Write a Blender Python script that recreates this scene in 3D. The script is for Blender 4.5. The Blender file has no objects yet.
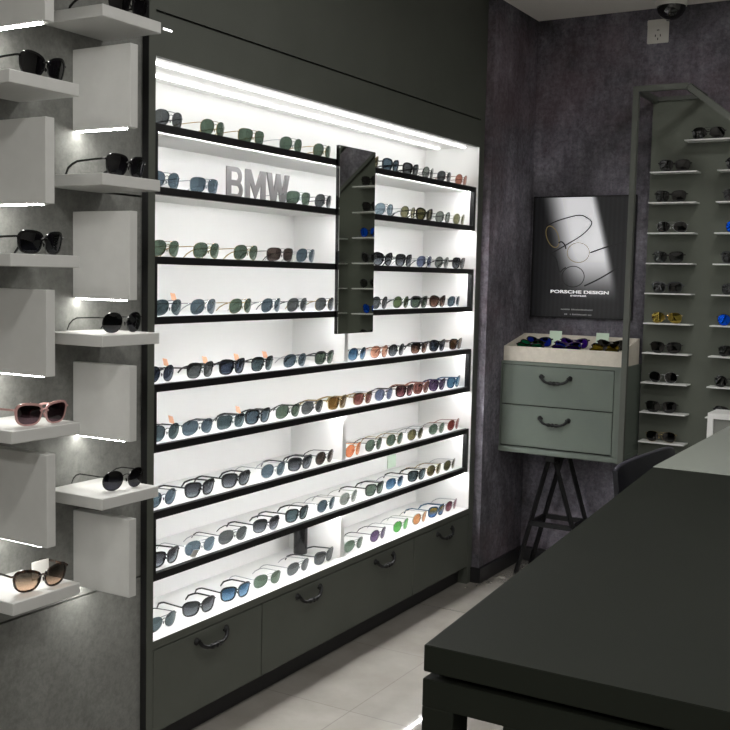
import bpy, bmesh, math, random
from mathutils import Vector, Matrix

random.seed(7)
D = bpy.data
SC = bpy.context.scene
COL = SC.collection
PI = math.pi


# ------------------------------------------------------------------ materials
def lin(h):
    h = h.lstrip('#')
    out = []
    for i in (0, 2, 4):
        v = int(h[i:i + 2], 16) / 255
        out.append(v / 12.92 if v <= .04045 else ((v + .055) / 1.055) ** 2.4)
    return (*out, 1.0)


MATS = {}


def mat(name, color, rough=.5, metal=0.0, spec=.5, coat=0.0):
    m = D.materials.new(name)
    m.use_nodes = True
    b = m.node_tree.nodes['Principled BSDF']
    b.inputs['Base Color'].default_value = lin(color) if isinstance(color, str) else color
    b.inputs['Roughness'].default_value = rough
    b.inputs['Metallic'].default_value = metal
    b.inputs['Specular IOR Level'].default_value = spec
    b.inputs['Coat Weight'].default_value = coat
    m.diffuse_color = b.inputs['Base Color'].default_value
    MATS[name] = m
    return m


def nd(m, kind, **kw):
    n = m.node_tree.nodes.new(kind)
    for k, v in kw.items():
        if k in n.inputs:
            n.inputs[k].default_value = v
        else:
            setattr(n, k, v)
    return n


def ln(m, a, b):
    m.node_tree.links.new(a, b)


def ramp(m, stops):
    r = nd(m, 'ShaderNodeValToRGB')
    e = r.color_ramp.elements
    while len(e) < len(stops):
        e.new(.5)
    for el, (p, c) in zip(e, stops):
        el.position = p
        el.color = lin(c) if isinstance(c, str) else c
    return r


def noise(m, scale, detail=6, rough=.6, stretch=(1, 1, 1)):
    tc = nd(m, 'ShaderNodeTexCoord')
    mp = nd(m, 'ShaderNodeMapping')
    mp.inputs['Scale'].default_value = stretch
    n = nd(m, 'ShaderNodeTexNoise', Scale=scale, Detail=detail, Roughness=rough)
    ln(m, tc.outputs['Object'], mp.inputs['Vector'])
    ln(m, mp.outputs['Vector'], n.inputs['Vector'])
    return n


def mixc(m, fac, a, b, mode='MIX'):
    x = nd(m, 'ShaderNodeMix', data_type='RGBA', blend_type=mode)
    for sock, v in ((x.inputs[0], fac), (x.inputs[6], a), (x.inputs[7], b)):
        if hasattr(v, 'is_output'):
            ln(m, v, sock)
        else:
            sock.default_value = v
    return x.outputs[2]


def bsdf(m):
    return m.node_tree.nodes['Principled BSDF']


def bump(m, height, strength, dist=.002):
    b = nd(m, 'ShaderNodeBump', Strength=strength, Distance=dist)
    ln(m, height, b.inputs['Height'])
    ln(m, b.outputs['Normal'], bsdf(m).inputs['Normal'])


def emit(name, color, strength):
    m = mat(name, color)
    b = bsdf(m)
    b.inputs['Emission Color'].default_value = lin(color)
    b.inputs['Emission Strength'].default_value = strength
    return m


def speckle(m, c1, c2, scale, lo=.35, hi=.7, stretch=(1, 1, 1)):
    n = noise(m, scale, stretch=stretch)
    r = ramp(m, [(lo, c1), (hi, c2)])
    ln(m, n.outputs['Fac'], r.inputs['Fac'])
    ln(m, r.outputs['Color'], bsdf(m).inputs['Base Color'])
    return n


# lacquered greenish charcoal joinery
m = mat('charcoal_lacquer', '#4a4d46', .5, spec=.35)
speckle(m, '#444740', '#4b4e47', 3)
mat('charcoal_dark', '#2a2c28', .5)
mat('black_recess', '#0b0b0b', .7)
mat('black_metal', '#0a0a0b', .5, spec=.3)
mat('black_gloss', '#0a0a0b', .15)
m = mat('white_lacquer', '#ececea', .35)
mat('white_card', '#e9e7e2', .6)
mat('peach_card', '#f0b898', .6)
mat('pale_green_card', '#cfe3cf', .6)
m = mat('pale_grey_laminate', '#c9c8c4', .4)
speckle(m, '#b6b6b3', '#bbbbb8', 20)
m = mat('grey_concrete', '#6c6b67', .75, spec=.25)
n1 = noise(m, 3.2, 8, .65)
n2 = noise(m, 55, 8, .75)
r1 = ramp(m, [(.3, '#6b6c68'), (.5, '#787975'), (.72, '#878884')])
ln(m, n1.outputs['Fac'], r1.inputs['Fac'])
r2 = ramp(m, [(.35, '#aaaaa8'), (.62, '#ffffff')])
ln(m, n2.outputs['Fac'], r2.inputs['Fac'])
ln(m, mixc(m, .5, r1.outputs['Color'], r2.outputs['Color'], 'MULTIPLY'), bsdf(m).inputs['Base Color'])
bump(m, n2.outputs['Fac'], .15)
m = mat('plum_plaster', '#4b474b', .8, spec=.25)
n1 = noise(m, 2.1, 9, .68)
n2 = noise(m, 9, 9, .75, (1, 1, .35))
n3 = noise(m, 1.3, 5, .6, (1, 1, 1.4))
n4 = noise(m, 45, 6, .8)
r1 = ramp(m, [(.30, '#545357'), (.46, '#77757c'), (.6, '#97949e'), (.74, '#bdb9c5')])
ln(m, n1.outputs['Fac'], r1.inputs['Fac'])
r2 = ramp(m, [(.32, '#8a8789'), (.5, '#d0ced1'), (.68, '#ffffff')])
ln(m, n2.outputs['Fac'], r2.inputs['Fac'])
base = mixc(m, .85, r1.outputs['Color'], r2.outputs['Color'], 'MULTIPLY')
r5 = ramp(m, [(.36, '#9c999c'), (.62, '#ffffff')])
ln(m, n4.outputs['Fac'], r5.inputs['Fac'])
base = mixc(m, .8, base, r5.outputs['Color'], 'MULTIPLY')
r3 = ramp(m, [(.52, (0, 0, 0, 1)), (.66, (1, 1, 1, 1))])
ln(m, n3.outputs['Fac'], r3.inputs['Fac'])
mul = nd(m, 'ShaderNodeMath', operation='MULTIPLY')
ln(m, r3.outputs['Color'], mul.inputs[0])
mul.inputs[1].default_value = .22
red = mixc(m, mul.outputs[0], base, lin('#785a5f'))
ln(m, red, bsdf(m).inputs['Base Color'])
bump(m, n4.outputs['Fac'], .2)
mat('black_skirting', '#1d1c1e', .45)
m = mat('ceiling_paint', '#b9b3aa', .9, spec=.1)
n = speckle(m, '#eae6e1', '#f0ece7', 160)
bump(m, n.outputs['Fac'], .3)
m = mat('room_wall_paint', '#d2d0cc', .8)
# polished floor tiles
m = mat('floor_tile', '#b8b4ad', .045, spec=1.0, coat=.9)
bsdf(m).inputs['Coat Roughness'].default_value = .03
bsdf(m).inputs['Coat IOR'].default_value = 1.6
tc = nd(m, 'ShaderNodeTexCoord')
br = nd(m, 'ShaderNodeTexBrick', offset=0.0, Scale=1.0)
br.inputs['Brick Width'].default_value = .6
br.inputs['Row Height'].default_value = .6
br.inputs['Mortar Size'].default_value = .0022
br.inputs['Color1'].default_value = lin('#9a968f')
br.inputs['Color2'].default_value = lin('#96928b')
br.inputs['Mortar'].default_value = lin('#85817b')
ln(m, tc.outputs['Object'], br.inputs['Vector'])
n = noise(m, 5, 6, .6)
r = ramp(m, [(.35, '#dcdad6'), (.65, '#ffffff')])
ln(m, n.outputs['Fac'], r.inputs['Fac'])
ln(m, mixc(m, .6, br.outputs['Color'], r.outputs['Color'], 'MULTIPLY'), bsdf(m).inputs['Base Color'])
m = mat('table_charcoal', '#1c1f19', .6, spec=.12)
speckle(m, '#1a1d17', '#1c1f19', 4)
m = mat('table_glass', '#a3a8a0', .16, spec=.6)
m = mat('sage_lacquer', '#6d756c', .5, spec=.35)
speckle(m, '#5a625b', '#636b62', 3)
mat('sage_shadow_gap', '#191c19', .7)
m = mat('display_panel_green', '#5e6259', .65, spec=.25)
speckle(m, '#5a5e56', '#61655c', 3)
mat('tube_green', '#4a4d47', .5)
m = mat('tray_cream', '#cfc8bb', .7)
speckle(m, '#c9c2b5', '#d5cec1', 40)
mat('chrome', '#d0d0d0', .12, 1.0)
mat('letter_metal', '#7e7c7d', .4, .3)
m = mat('dark_mirror', '#c4c7c0', .02, 1.0)
m = mat('chair_leather', '#101016', .5, spec=.35)
n = noise(m, 140, 4, .6)
bump(m, n.outputs['Fac'], .25)
mat('chair_piping', '#4a4853', .4)
mat('socket_white', '#d4d2cc', .4)
mat('dome_smoke', '#08080a', .06, spec=.8)
mat('screen_grey', '#8b8d88', .25)
mat('print_dark', '#08080a', .5)
mat('print_gold', '#9c8a55', .5)
emit('print_white', '#f2f2f2', .5)  # glow added so the lettering comes out brighter
mat('print_faint', '#9a9a9a', .5)
emit('led_white', '#ffffff', 84)
emit('led_top', '#ffffff', 8)
emit('led_fin', '#fffdf8', 60)
emit('oval_glow', '#ffffff', 6)

# ------------------------------------------------------------------ eyewear materials
FRAMES = {
    'black': mat('frame_black', '#0c0c0d', .22), 'navy': mat('frame_navy', '#141a2a', .22),
    'gunmetal': mat('frame_gunmetal', '#4b4d50', .28, .9), 'silver': mat('frame_silver', '#b9bcc0', .2, 1.0),
    'gold': mat('frame_gold', '#a8946a', .22, 1.0), 'rose': mat('frame_rose', '#a98074', .25, .4),
    'tortoise': mat('frame_tortoise', '#3a2414', .2), 'purple': mat('frame_purple', '#3a2c48', .2),
    'blue_acetate': mat('frame_blue', '#33546f', .2), 'orange': mat('frame_orange', '#d48a50', .25),
    'pink_clear': mat('frame_pink', '#b08a86', .15), 'clear': mat('frame_clear', '#b9bab4', .15),
}
m = FRAMES['tortoise']
speckle(m, '#0c0806', '#4a3020', 90, .45, .65)
FRAME_WORD = {'black': 'black', 'navy': 'navy', 'gunmetal': 'gunmetal', 'silver': 'silver', 'gold': 'gold', 'rose': 'rose',
              'tortoise': 'tortoiseshell', 'purple': 'purple', 'blue_acetate': 'blue', 'orange': 'orange',
              'pink_clear': 'clear pink', 'clear': 'clear'}


def lens_mat(name, c_top, c_bot=None, mirror=None, flash=.75):
    """tinted lens: coloured transmission under a clear reflecting surface"""
    m = D.materials.new('lens_' + name)
    m.use_nodes = True
    nt = m.node_tree
    nt.nodes.clear()
    out = nd(m, 'ShaderNodeOutputMaterial')
    tr = nd(m, 'ShaderNodeBsdfTransparent')
    if c_bot:
        tc = nd(m, 'ShaderNodeTexCoord')
        sp = nd(m, 'ShaderNodeSeparateXYZ')
        ln(m, tc.outputs['Generated'], sp.inputs[0])
        r = ramp(m, [(.15, c_bot), (.8, c_top)])
        ln(m, sp.outputs['Z'], r.inputs['Fac'])
        ln(m, r.outputs['Color'], tr.inputs['Color'])
    else:
        tr.inputs['Color'].default_value = lin(c_top)
    gl = nd(m, 'ShaderNodeBsdfGlossy', Roughness=.03)
    gl.inputs['Color'].default_value = lin(mirror) if mirror else (1, 1, 1, 1)
    mx = nd(m, 'ShaderNodeMixShader')
    if mirror:
        mx.inputs[0].default_value = flash
    else:
        lw = nd(m, 'ShaderNodeLayerWeight', Blend=.5)         # Schlick: the same from both sides of the lens
        pw = nd(m, 'ShaderNodeMath', operation='POWER')
        pw.inputs[1].default_value = 5
        ln(m, lw.outputs['Facing'], pw.inputs[0])
        ma = nd(m, 'ShaderNodeMath', operation='MULTIPLY_ADD')
        ma.inputs[1].default_value, ma.inputs[2].default_value = .9, .045
        ln(m, pw.outputs[0], ma.inputs[0])
        ln(m, ma.outputs[0], mx.inputs[0])
    ln(m, tr.outputs[0], mx.inputs[1])
    ln(m, gl.outputs[0], mx.inputs[2])
    ln(m, mx.outputs[0], out.inputs['Surface'])
    m.diffuse_color = lin(mirror or c_top)
    return m


# two layers of a lens multiply, so the colours here are the square roots of what shows
LENS = {k: lens_mat(k, *v) for k, v in {
    'green': ('#98a59b',), 'grey': ('#989b9d',), 'blue': ('#98a5ae',), 'teal': ('#8e9b9f',), 'navy': ('#7c8594',),
    'olive': ('#a09c82',), 'rose': ('#d6b2a6',), 'pale_grey': ('#b9bdba',), 'clear_blue': ('#c0ccd3',),
    'pale_olive': ('#bdbca6',), 'gradient_grey': ('#7d7f84', '#b0b4b9'), 'brown_grey': ('#8f8580',), 'lavender': ('#a9b0c4',),
    'pale_green': ('#a3b094',), 'gradient_brown': ('#836d66', '#c0a89c'), 'gradient_blue': ('#6f8fa8', '#a9c3d6'),
    'peach': ('#e6c5b4',), 'brown': ('#8f775f',), 'amber_brown': ('#ad9670',), 'rose_brown': ('#b18d88',),
    'gradient_rose': ('#87666a', '#c09aa0'), 'purple': ('#9a8aa6',), 'sky_blue': ('#97b7cd',), 'orange': ('#f3bfa0',),
    'maroon': ('#b07a76',), 'bright_green': ('#9fd49a',), 'amber': ('#dcb896',), 'gradient_yellow_blue': ('#bfae6e', '#7ba6d6'),
    'rose_grey': ('#b58a97',), 'dark': ('#26282b',), 'gradient_dark': ('#303238', '#6a6a78'),
    'gradient_pink': ('#5c4a4e', '#8f7c84'), 'gradient_beige': ('#8f8a84', '#e2cfc0'),
    'gold_mirror': ('#5c5230', None, '#b8a24e', .55), 'blue_mirror': ('#10306a', None, '#1464ff'),
    'green_mirror': ('#0f2a20', None, '#22c890', .45), 'purple_mirror': ('#24124a', None, '#5a2ad0', .45),
    'yellow_mirror': ('#2c2616', None, '#e0c840', .45), 'blue_flash': ('#101c3c', None, '#2a4aff', .5),
}.items()}
LENS_WORD = {'gradient_grey': 'graded grey', 'gradient_brown': 'graded brown', 'gradient_blue': 'graded blue',
             'gradient_rose': 'graded rose', 'gradient_yellow_blue': 'yellow to blue', 'gradient_dark': 'graded dark',
             'gradient_pink': 'graded pinkish', 'gradient_beige': 'graded beige', 'navy': 'dark navy'}
STYLE_WORD = {'aviator': 'aviator', 'square_aviator': 'square aviator', 'round': 'round', 'wayfarer': 'square', 'cat': 'cat-eye',
              'browline': 'browline'}
ORD = 'first second third fourth fifth sixth seventh eighth ninth tenth eleventh twelfth thirteenth fourteenth'.split()


# ------------------------------------------------------------------ mesh helpers
class MB:
    """collects shapes into one mesh"""

    def __init__(self):
        self.bm = bmesh.new()

    def box(self, x0, x1, y0, y1, z0, z1, bev=0.0, seg=1, mi=0):
        b = bmesh.new()
        vs = [b.verts.new((x, y, z)) for x in (x0, x1) for y in (y0, y1) for z in (z0, z1)]
        for f in ((0, 1, 3, 2), (4, 6, 7, 5), (0, 4, 5, 1), (2, 3, 7, 6), (0, 2, 6, 4), (1, 5, 7, 3)):
            b.faces.new([vs[i] for i in f])
        if bev:
            bmesh.ops.bevel(b, geom=b.edges[:], offset=bev, segments=seg, affect='EDGES')
        self._merge(b, mi)
        return self

    def _merge(self, b, mi=0, mtx=None):
        bmesh.ops.recalc_face_normals(b, faces=b.faces[:])
        for f in b.faces:
            f.material_index = mi
        if mtx:
            b.transform(mtx)
        me = D.meshes.new('tmp')
        b.to_mesh(me)
        b.free()
        self.bm.from_mesh(me)
        D.meshes.remove(me)

    def prism(self, pts, axis, a0, a1, bev=0.0, mi=0):
        """polygon pts (u, v) pushed along an axis: x -> (y,z), y -> (x,z), z -> (x,y)"""
        b = bmesh.new()

        def P(u, v, a):
            return (a, u, v) if axis == 'x' else ((u, a, v) if axis == 'y' else (u, v, a))
        lo = [b.verts.new(P(u, v, a0)) for u, v in pts]
        hi = [b.verts.new(P(u, v, a1)) for u, v in pts]
        n = len(pts)
        b.faces.new(lo)
        b.faces.new(hi[::-1])
        for i in range(n):
            b.faces.new((lo[i], hi[i], hi[(i + 1) % n], lo[(i + 1) % n]))
        if bev:
            bmesh.ops.recalc_face_normals(b, faces=b.faces[:])
            bmesh.ops.bevel(b, geom=b.edges[:], offset=bev, segments=2, affect='EDGES')
        self._merge(b, mi)
        return self

    def tube(self, path, rads, n=8, cap=True, squash=None, closed=False, mi=0):
        """sweep a circle (or an ellipse: squash=(a,b) along the side / up) along a path"""
        b = bmesh.new()
        path = [Vector(p) for p in path]
        if not hasattr(rads, '__len__'):
            rads = [rads] * len(path)
        rings = []
        m = len(path)
        prev = None
        for i, p in enumerate(path):
            if closed:
                t = (path[(i + 1) % m] - path[i - 1]).normalized()
            else:
                t = (path[min(i + 1, m - 1)] - path[max(i - 1, 0)]).normalized()
            if prev is None:
                ref = Vector((0, 0, 1)) if abs(t.z) < .9 else Vector((1, 0, 0))
                s = t.cross(ref).normalized()
            else:
                s = (prev - t * prev.dot(t)).normalized()
            prev = s
            u = s.cross(t).normalized()
            sa, sb = squash or (1, 1)
            rings.append([b.verts.new(p + (s * math.cos(2 * PI * k / n) * sa + u * math.sin(2 * PI * k / n) * sb) * rads[i]) for k in range(n)])
        for i in range(m if closed else m - 1):
            A, B = rings[i], rings[(i + 1) % m]
            for k in range(n):
                b.faces.new((A[k], A[(k + 1) % n], B[(k + 1) % n], B[k]))
        if cap and not closed:
            b.faces.new(rings[0])
            b.faces.new(rings[-1][::-1])
        self._merge(b, mi)
        return self

    def lathe(self, prof, n=24, mtx=None, mi=0):
        """profile [(r, z)] turned about z"""
        b = bmesh.new()
        rings = []
        for r, z in prof:
            if r < 1e-6:
                rings.append([b.verts.new((0, 0, z))])
            else:
                rings.append([b.verts.new((r * math.cos(2 * PI * k / n), r * math.sin(2 * PI * k / n), z)) for k in range(n)])
        for A, B in zip(rings, rings[1:]):
            for k in range(n):
                a0, a1 = A[k % len(A)], A[(k + 1) % n % len(A)]
                b0, b1 = B[k % len(B)], B[(k + 1) % n % len(B)]
                vs = []
                for v in (a0, a1, b1, b0):
                    if v not in vs:
                        vs.append(v)
                if len(vs) > 2:
                    b.faces.new(vs)
        if len(rings[0]) > 1:
            b.faces.new(rings[0])
        if len(rings[-1]) > 1:
            b.faces.new(rings[-1][::-1])
        self._merge(b, mi, mtx)
        return self

    def mesh(self, name, smooth=False):
        me = D.meshes.new(name)
        self.bm.to_mesh(me)
        self.bm.free()
        if smooth:
            for p in me.polygons:
                p.use_smooth = True
            me.set_sharp_from_angle(angle=math.radians(38))
        return me

    def obj(self, name, material, parent=None, smooth=False, label=None):
        me = self.mesh(name, smooth)
        for mm in (material if isinstance(material, (list, tuple)) else [material]):
            me.materials.append(MATS[mm] if isinstance(mm, str) else mm)
        o = D.objects.new(name, me)
        COL.objects.link(o)
        if parent:
            o.parent = parent
        if label:
            o['label'] = label
        return o


def link(name, me, parent, material=None):
    o = D.objects.new(name, me)
    COL.objects.link(o)
    o.parent = parent
    if material:
        if not me.materials:
            me.materials.append(None)
        o.material_slots[0].link = 'OBJECT'
        o.material_slots[0].material = material
    return o


def tag(o, label, cat, group=None):
    n = len(label.split())
    assert 4 <= n <= 16, (n, label)
    o['label'] = label
    o['category'] = cat
    o['kind'] = 'thing'
    if group:
        o['group'] = group
    return o


def thing(name, label, cat, loc=(0, 0, 0), rot=(0, 0, 0), group=None):
    o = D.objects.new(name, None)
    COL.objects.link(o)
    o.empty_display_size = .05
    o.location = loc
    o.rotation_euler = rot
    return tag(o, label, cat, group)


def structure(o):
    o['kind'] = 'structure'
    return o


def local(o, parent):
    """parts built in world coordinates keep their place under a moved Empty"""
    o.matrix_parent_inverse = parent.matrix_basis.inverted()
    return o


# ------------------------------------------------------------------ sunglasses
def se(c, n):
    return math.copysign(abs(c) ** (2 / n), c)


# w, h of a lens, exponent, widening towards the top, droop of the outer lower corner, lift of the outer top, gap, rim, rim depth
STYLES = {
    'aviator': dict(w=.058, h=.050, n=2.35, taper=.08, droop=.0045, lift=0, gap=.016, rim=.0011, dep=.0016, metal=1),
    'square_aviator': dict(w=.060, h=.047, n=3.2, taper=.10, droop=.003, lift=0, gap=.015, rim=.0012, dep=.0016, metal=1),
    'round': dict(w=.053, h=.049, n=2.15, taper=.03, droop=0, lift=.001, gap=.019, rim=.0017, dep=.0022, metal=1),
    'wayfarer': dict(w=.055, h=.044, n=3.0, taper=.13, droop=0, lift=.002, gap=.017, rim=.0036, dep=.0042, metal=0),
    'cat': dict(w=.056, h=.045, n=2.6, taper=.15, droop=0, lift=.005, gap=.017, rim=.0038, dep=.0042, metal=0),
    'browline': dict(w=.055, h=.044, n=2.8, taper=.12, droop=0, lift=.001, gap=.018, rim=.0014, dep=.0026, metal=0, brow=.0050),
}
WRAP = 2.4
TILT = math.radians(9)


def lens_outline(S, side, N=28):
    pts = []
    cx = side * (S['gap'] + S['w']) / 2
    for i in range(N):
        a = 2 * PI * i / N
        s, c = math.sin(a), math.cos(a)
        x = S['w'] / 2 * se(c, S['n'])
        z = S['h'] / 2 * se(s, S['n'])
        t = z / (S['h'] / 2)
        x *= 1 + S['taper'] * t
        u = x / (S['w'] / 2)                                   # -1 at the nose, 1 at the temple
        z += S['lift'] * u * max(t, 0) - S['droop'] * u * max(-t, 0) + (S['droop'] * .5 * max(-t, 0))
        pts.append((cx + side * x, z + S['h'] / 2))
    return pts


def bend(x, z, off=0.0):
    """front curve: wraps back towards the temples and leans back at the bottom"""
    return Vector((x, WRAP * x * x + off + (-z) * math.tan(TILT) + .008, z))


def make_glasses(style, folded):
    S = STYLES[style]
    fr = MB()
    meshes = {}
    zmin = 1e9
    for side in (-1, 1):
        pts = lens_outline(S, side)
        N = len(pts)
        cx = sum(p[0] for p in pts) / N
        cz = sum(p[1] for p in pts) / N
        ring = []
        for i, (x, z) in enumerate(pts):
            tx, tz = pts[(i + 1) % N][0] - pts[i - 1][0], pts[(i + 1) % N][1] - pts[i - 1][1]
            L = math.hypot(tx, tz)
            nx, nz = tz / L, -tx / L
            if nx * (x - cx) + nz * (z - cz) < 0:
                nx, nz = -nx, -nz
            up = max(0, (z - cz) / (S['h'] / 2))
            rw = S['rim'] * (1 + (.5 * up if not S['metal'] else 0)) + S.get('brow', 0) * max(0, up - .25) * 1.2
            ring.append(((x, z), (x + nx * rw, z + nz * rw)))
            zmin = min(zmin, z + nz * rw)
        b = bmesh.new()
        d = S['dep'] / 2
        q = []
        for inn, out in ring:
            q.append([b.verts.new(bend(*inn, -d)), b.verts.new(bend(*out, -d)), b.verts.new(bend(*out, d)), b.verts.new(bend(*inn, d))])
        for i in range(N):
            A, B = q[i], q[(i + 1) % N]
            for k in range(4):
                b.faces.new((A[k], A[(k + 1) % 4], B[(k + 1) % 4], B[k]))
        fr._merge(b)
        # lens: shallow dome of real thickness
        b = bmesh.new()
        layers = []
        for off in (-.0009, .0009):
            lay = []
            for f in (1.0, .62, .28):
                lay.append([b.verts.new(bend(cx + (x - cx) * f, cz + (z - cz) * f, off - .0016 * (1 - f * f))) for x, z in pts])
            c0 = b.verts.new(bend(cx, cz, off - .0016))
            layers.append((lay, c0))
        for lay, c0 in layers:
            for A, B in zip(lay, lay[1:]):
                for i in range(N):
                    b.faces.new((A[i], A[(i + 1) % N], B[(i + 1) % N], B[i]))
            for i in range(N):
                b.faces.new((lay[-1][i], lay[-1][(i + 1) % N], c0))
        for i in range(N):
            b.faces.new((layers[0][0][0][i], layers[0][0][0][(i + 1) % N], layers[1][0][0][(i + 1) % N], layers[1][0][0][i]))
        lm = MB()
        lm._merge(b)
        meshes['lens', side] = lm
    g = S['gap'] / 2 + .002
    zb = S['h'] * (.70 if S['metal'] else .66)
    br = .0012 if S['metal'] else .0026
    fr.tube([bend(x, zb + .004 * math.cos(x / g * PI / 2), -.001) for x in (-g, -g * .5, 0, g * .5, g)], br, 6)
    if style in ('aviator', 'square_aviator'):
        zt = S['h'] * .93
        gg = g + .008
        fr.tube([bend(x, zt + .001 * math.cos(x / gg * PI / 2), -.001) for x in (-gg, -gg * .4, 0, gg * .4, gg)], .001, 6)
    for s in (-1, 1):                                           # nose pads
        p = bend(s * (g - .0035), S['h'] * .42, .006)
        fr.tube([p + Vector((0, 0, -.005)), p, p + Vector((s * -.0015, 0, .005))], [.0012, .0026, .0014], 6, squash=(.6, 1))
        if S['metal']:
            fr.tube([bend(s * g, S['h'] * .55, .0005), p], .0006, 5)
    hw = S['gap'] / 2 + S['w'] * (1.0 + S['taper'] * .25) + S['rim'] * 1.2
    zh = S['h'] * .74 + S['lift']
    for s in (-1, 1):                                           # end pieces
        p0 = bend(s * (hw - .004), zh)
        fr.tube([p0, bend(s * (hw + .002), zh), bend(s * (hw + .0035), zh) + Vector((0, .006, 0))], .0013 if S['metal'] else .0027, 6)
        h0 = bend(s * (hw + .0035), zh) + Vector((0, .005, 0))
        t = MB()
        rr = .0013 if S['metal'] else .0022
        if folded:
            k = .004 if s < 0 else .009
            path = [h0, h0 + Vector((-s * .004, k, 0)), Vector((-s * .02, h0.y + k - .002, zh - .004)),
                    Vector((-s * .045, h0.y + k - .004, zh - .012)), Vector((-s * .058, h0.y + k - .005, zh - .026))]
            sq = [rr, rr, rr, rr * 1.2, rr * 1.1]
        else:
            path = [h0, h0 + Vector((0, .03, -.001)), h0 + Vector((-s * .002, .085, -.004)), h0 + Vector((-s * .005, .104, -.010)),
                    Vector((h0.x - s * .009, h0.y + .122, .016)), Vector((h0.x - s * .012, h0.y + .134, zmin + .0025))]
            sq = [rr, rr, rr * 1.1, rr * 1.25, rr * 1.3, rr * 1.0]
        t.tube(path, sq, 6, squash=(.7, 1.25))
        meshes['temple', s] = t
    out = {}
    for nm, mb in [('frame', fr)] + [(k, v) for k, v in meshes.items()]:
        mb.bm.transform(Matrix.Translation((0, 0, -zmin + .0003)))
        n = nm if isinstance(nm, str) else nm[0]
        me = mb.mesh(n, True)
        me.materials.append(None)
        out[nm] = me
    return out


CACHE = {}
TAGS = {}


def hang_tag(kind):
    if kind not in TAGS:
        t = MB()
        if kind == 1:                                           # peach card looped on the temple
            t.prism([(-.004, .0), (.018, .004), (.024, .026), (.006, .024)], 'x', -.0006, .0006)
            t.tube([(0, 0, .002), (0, .0, -.006)], .0005, 5)
        else:                                                   # white paper slip lying over the shelf edge
            t.prism([(-.010, -.014), (.014, -.010), (.010, .020), (-.014, .016)], 'x', -.0006, .0006)
        TAGS[kind] = t.mesh('price_tag')
        TAGS[kind].materials.append(None)
    return TAGS[kind]


def sunglasses(style, frame, lens, loc, yaw, label, group, folded=False, scale=1.0, pitch=0.0, ptag=0, roll=0.0):
    key = (style, folded)
    if key not in CACHE:
        CACHE[key] = make_glasses(style, folded)
    G = CACHE[key]
    r = thing('sunglasses', label, 'sunglasses', loc, (pitch, roll, yaw), group)
    r.scale = (scale,) * 3
    fm = FRAMES[frame]
    link('frame', G['frame'], r, fm)
    for s in (-1, 1):
        link('lens', G['lens', s], r, LENS[lens])
        link('temple', G['temple', s], r, fm)
    if ptag:
        t = link('price_tag', hang_tag(ptag), r, MATS['peach_card' if ptag == 1 else 'white_card'])
        S = STYLES[style]
        if ptag == 1:
            t.location = (S['w'] + .012, .035, S['h'] * .86)
            t['label'] = 'peach paper price tag'
        else:
            t.location = (-.05, -.012, .012)
            t.rotation_euler = (0, -.5, 1.45)
            t['label'] = 'white paper price slip'
    return r


def words(style, frame, lens):
    l = LENS_WORD.get(lens, lens.replace('_', ' '))
    return f"{FRAME_WORD[frame]} {STYLE_WORD[style]} sunglasses with {l} lenses"


# ------------------------------------------------------------------ room
HC = 2.833                                                     # ceiling height
XW, XJ = -2.135, -2.070                                        # grey wall on the left; plum wall beyond the display cabinet
YB = 5.2                                                       # back wall
XR, YF = 2.6, -2.4                                             # right side and rear of the shop


def floor_object():
    o = MB().box(-2.6, XR + .1, YF - .1, YB + .1, -.06, 0).obj('floor', 'floor_tile')
    return structure(o)


floor_object()
structure(MB().box(-2.6, XR + .1, YF - .1, YB + .1, HC, HC + .08).obj('ceiling', 'ceiling_paint'))
# grey concrete panels with two shadow joints
w = MB()
for z0, z1 in ((0, .582), (.588, 1.715), (1.721, HC)):
    w.box(XW - .02, XW, YF, 2.3165, z0, z1)
w.box(XW - .2, XW - .02, YF, 2.3165, 0, HC, mi=1)
structure(w.obj('wall_left', ['grey_concrete', 'black_recess']))
structure(MB().box(-2.6, XR, YB, YB + .1, 0, HC).obj('wall_back', 'plum_plaster'))
structure(MB().box(-2.6, XJ, 4.66, YB, 0, HC).obj('wall_left_corner', 'plum_plaster'))
structure(MB().box(XR, XR + .1, YF, YB, 0, HC).obj('wall_right', 'room_wall_paint'))
structure(MB().box(-2.6, XR, YF - .1, YF, 0, HC).obj('wall_front', 'room_wall_paint'))
structure(MB().box(XJ, XJ + .014, 4.66 - .012, YB, 0, .075).box(-2.109, XJ + .002, 4.66 - .012, 4.66, 0, .075).obj('baseboard_left', 'black_skirting'))
structure(MB().box(XJ + .014, XR, YB - .014, YB, 0, .075).obj('baseboard_back', 'black_skirting'))

# ------------------------------------------------------------------ lit display cabinet
XC = -2.11                                                     # cabinet front
XB = -2.40                                                     # white back of the niche
Y0, Y1 = 2.345, 4.61                                           # niche ends
SHELF_Z = [1.935, 1.751, 1.545, 1.365, 1.161, .977, .772, .581]
NF = .378                                                      # niche floor
NT = 2.125                                                     # niche top
cab = thing('display_cabinet', 'dark built-in cabinet along the left wall with a white lit niche of sunglasses', 'display cabinet', (XC, 3.48, 0))


def part(mb, name, mt, parent, smooth=False, label=None):
    o = mb.obj(name, mt, parent, smooth, label)
    top = parent
    M = parent.matrix_basis
    if parent.parent:
        M = parent.parent.matrix_basis @ parent.matrix_parent_inverse @ parent.matrix_basis
    o.matrix_parent_inverse = M.inverted()
    return o


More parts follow.
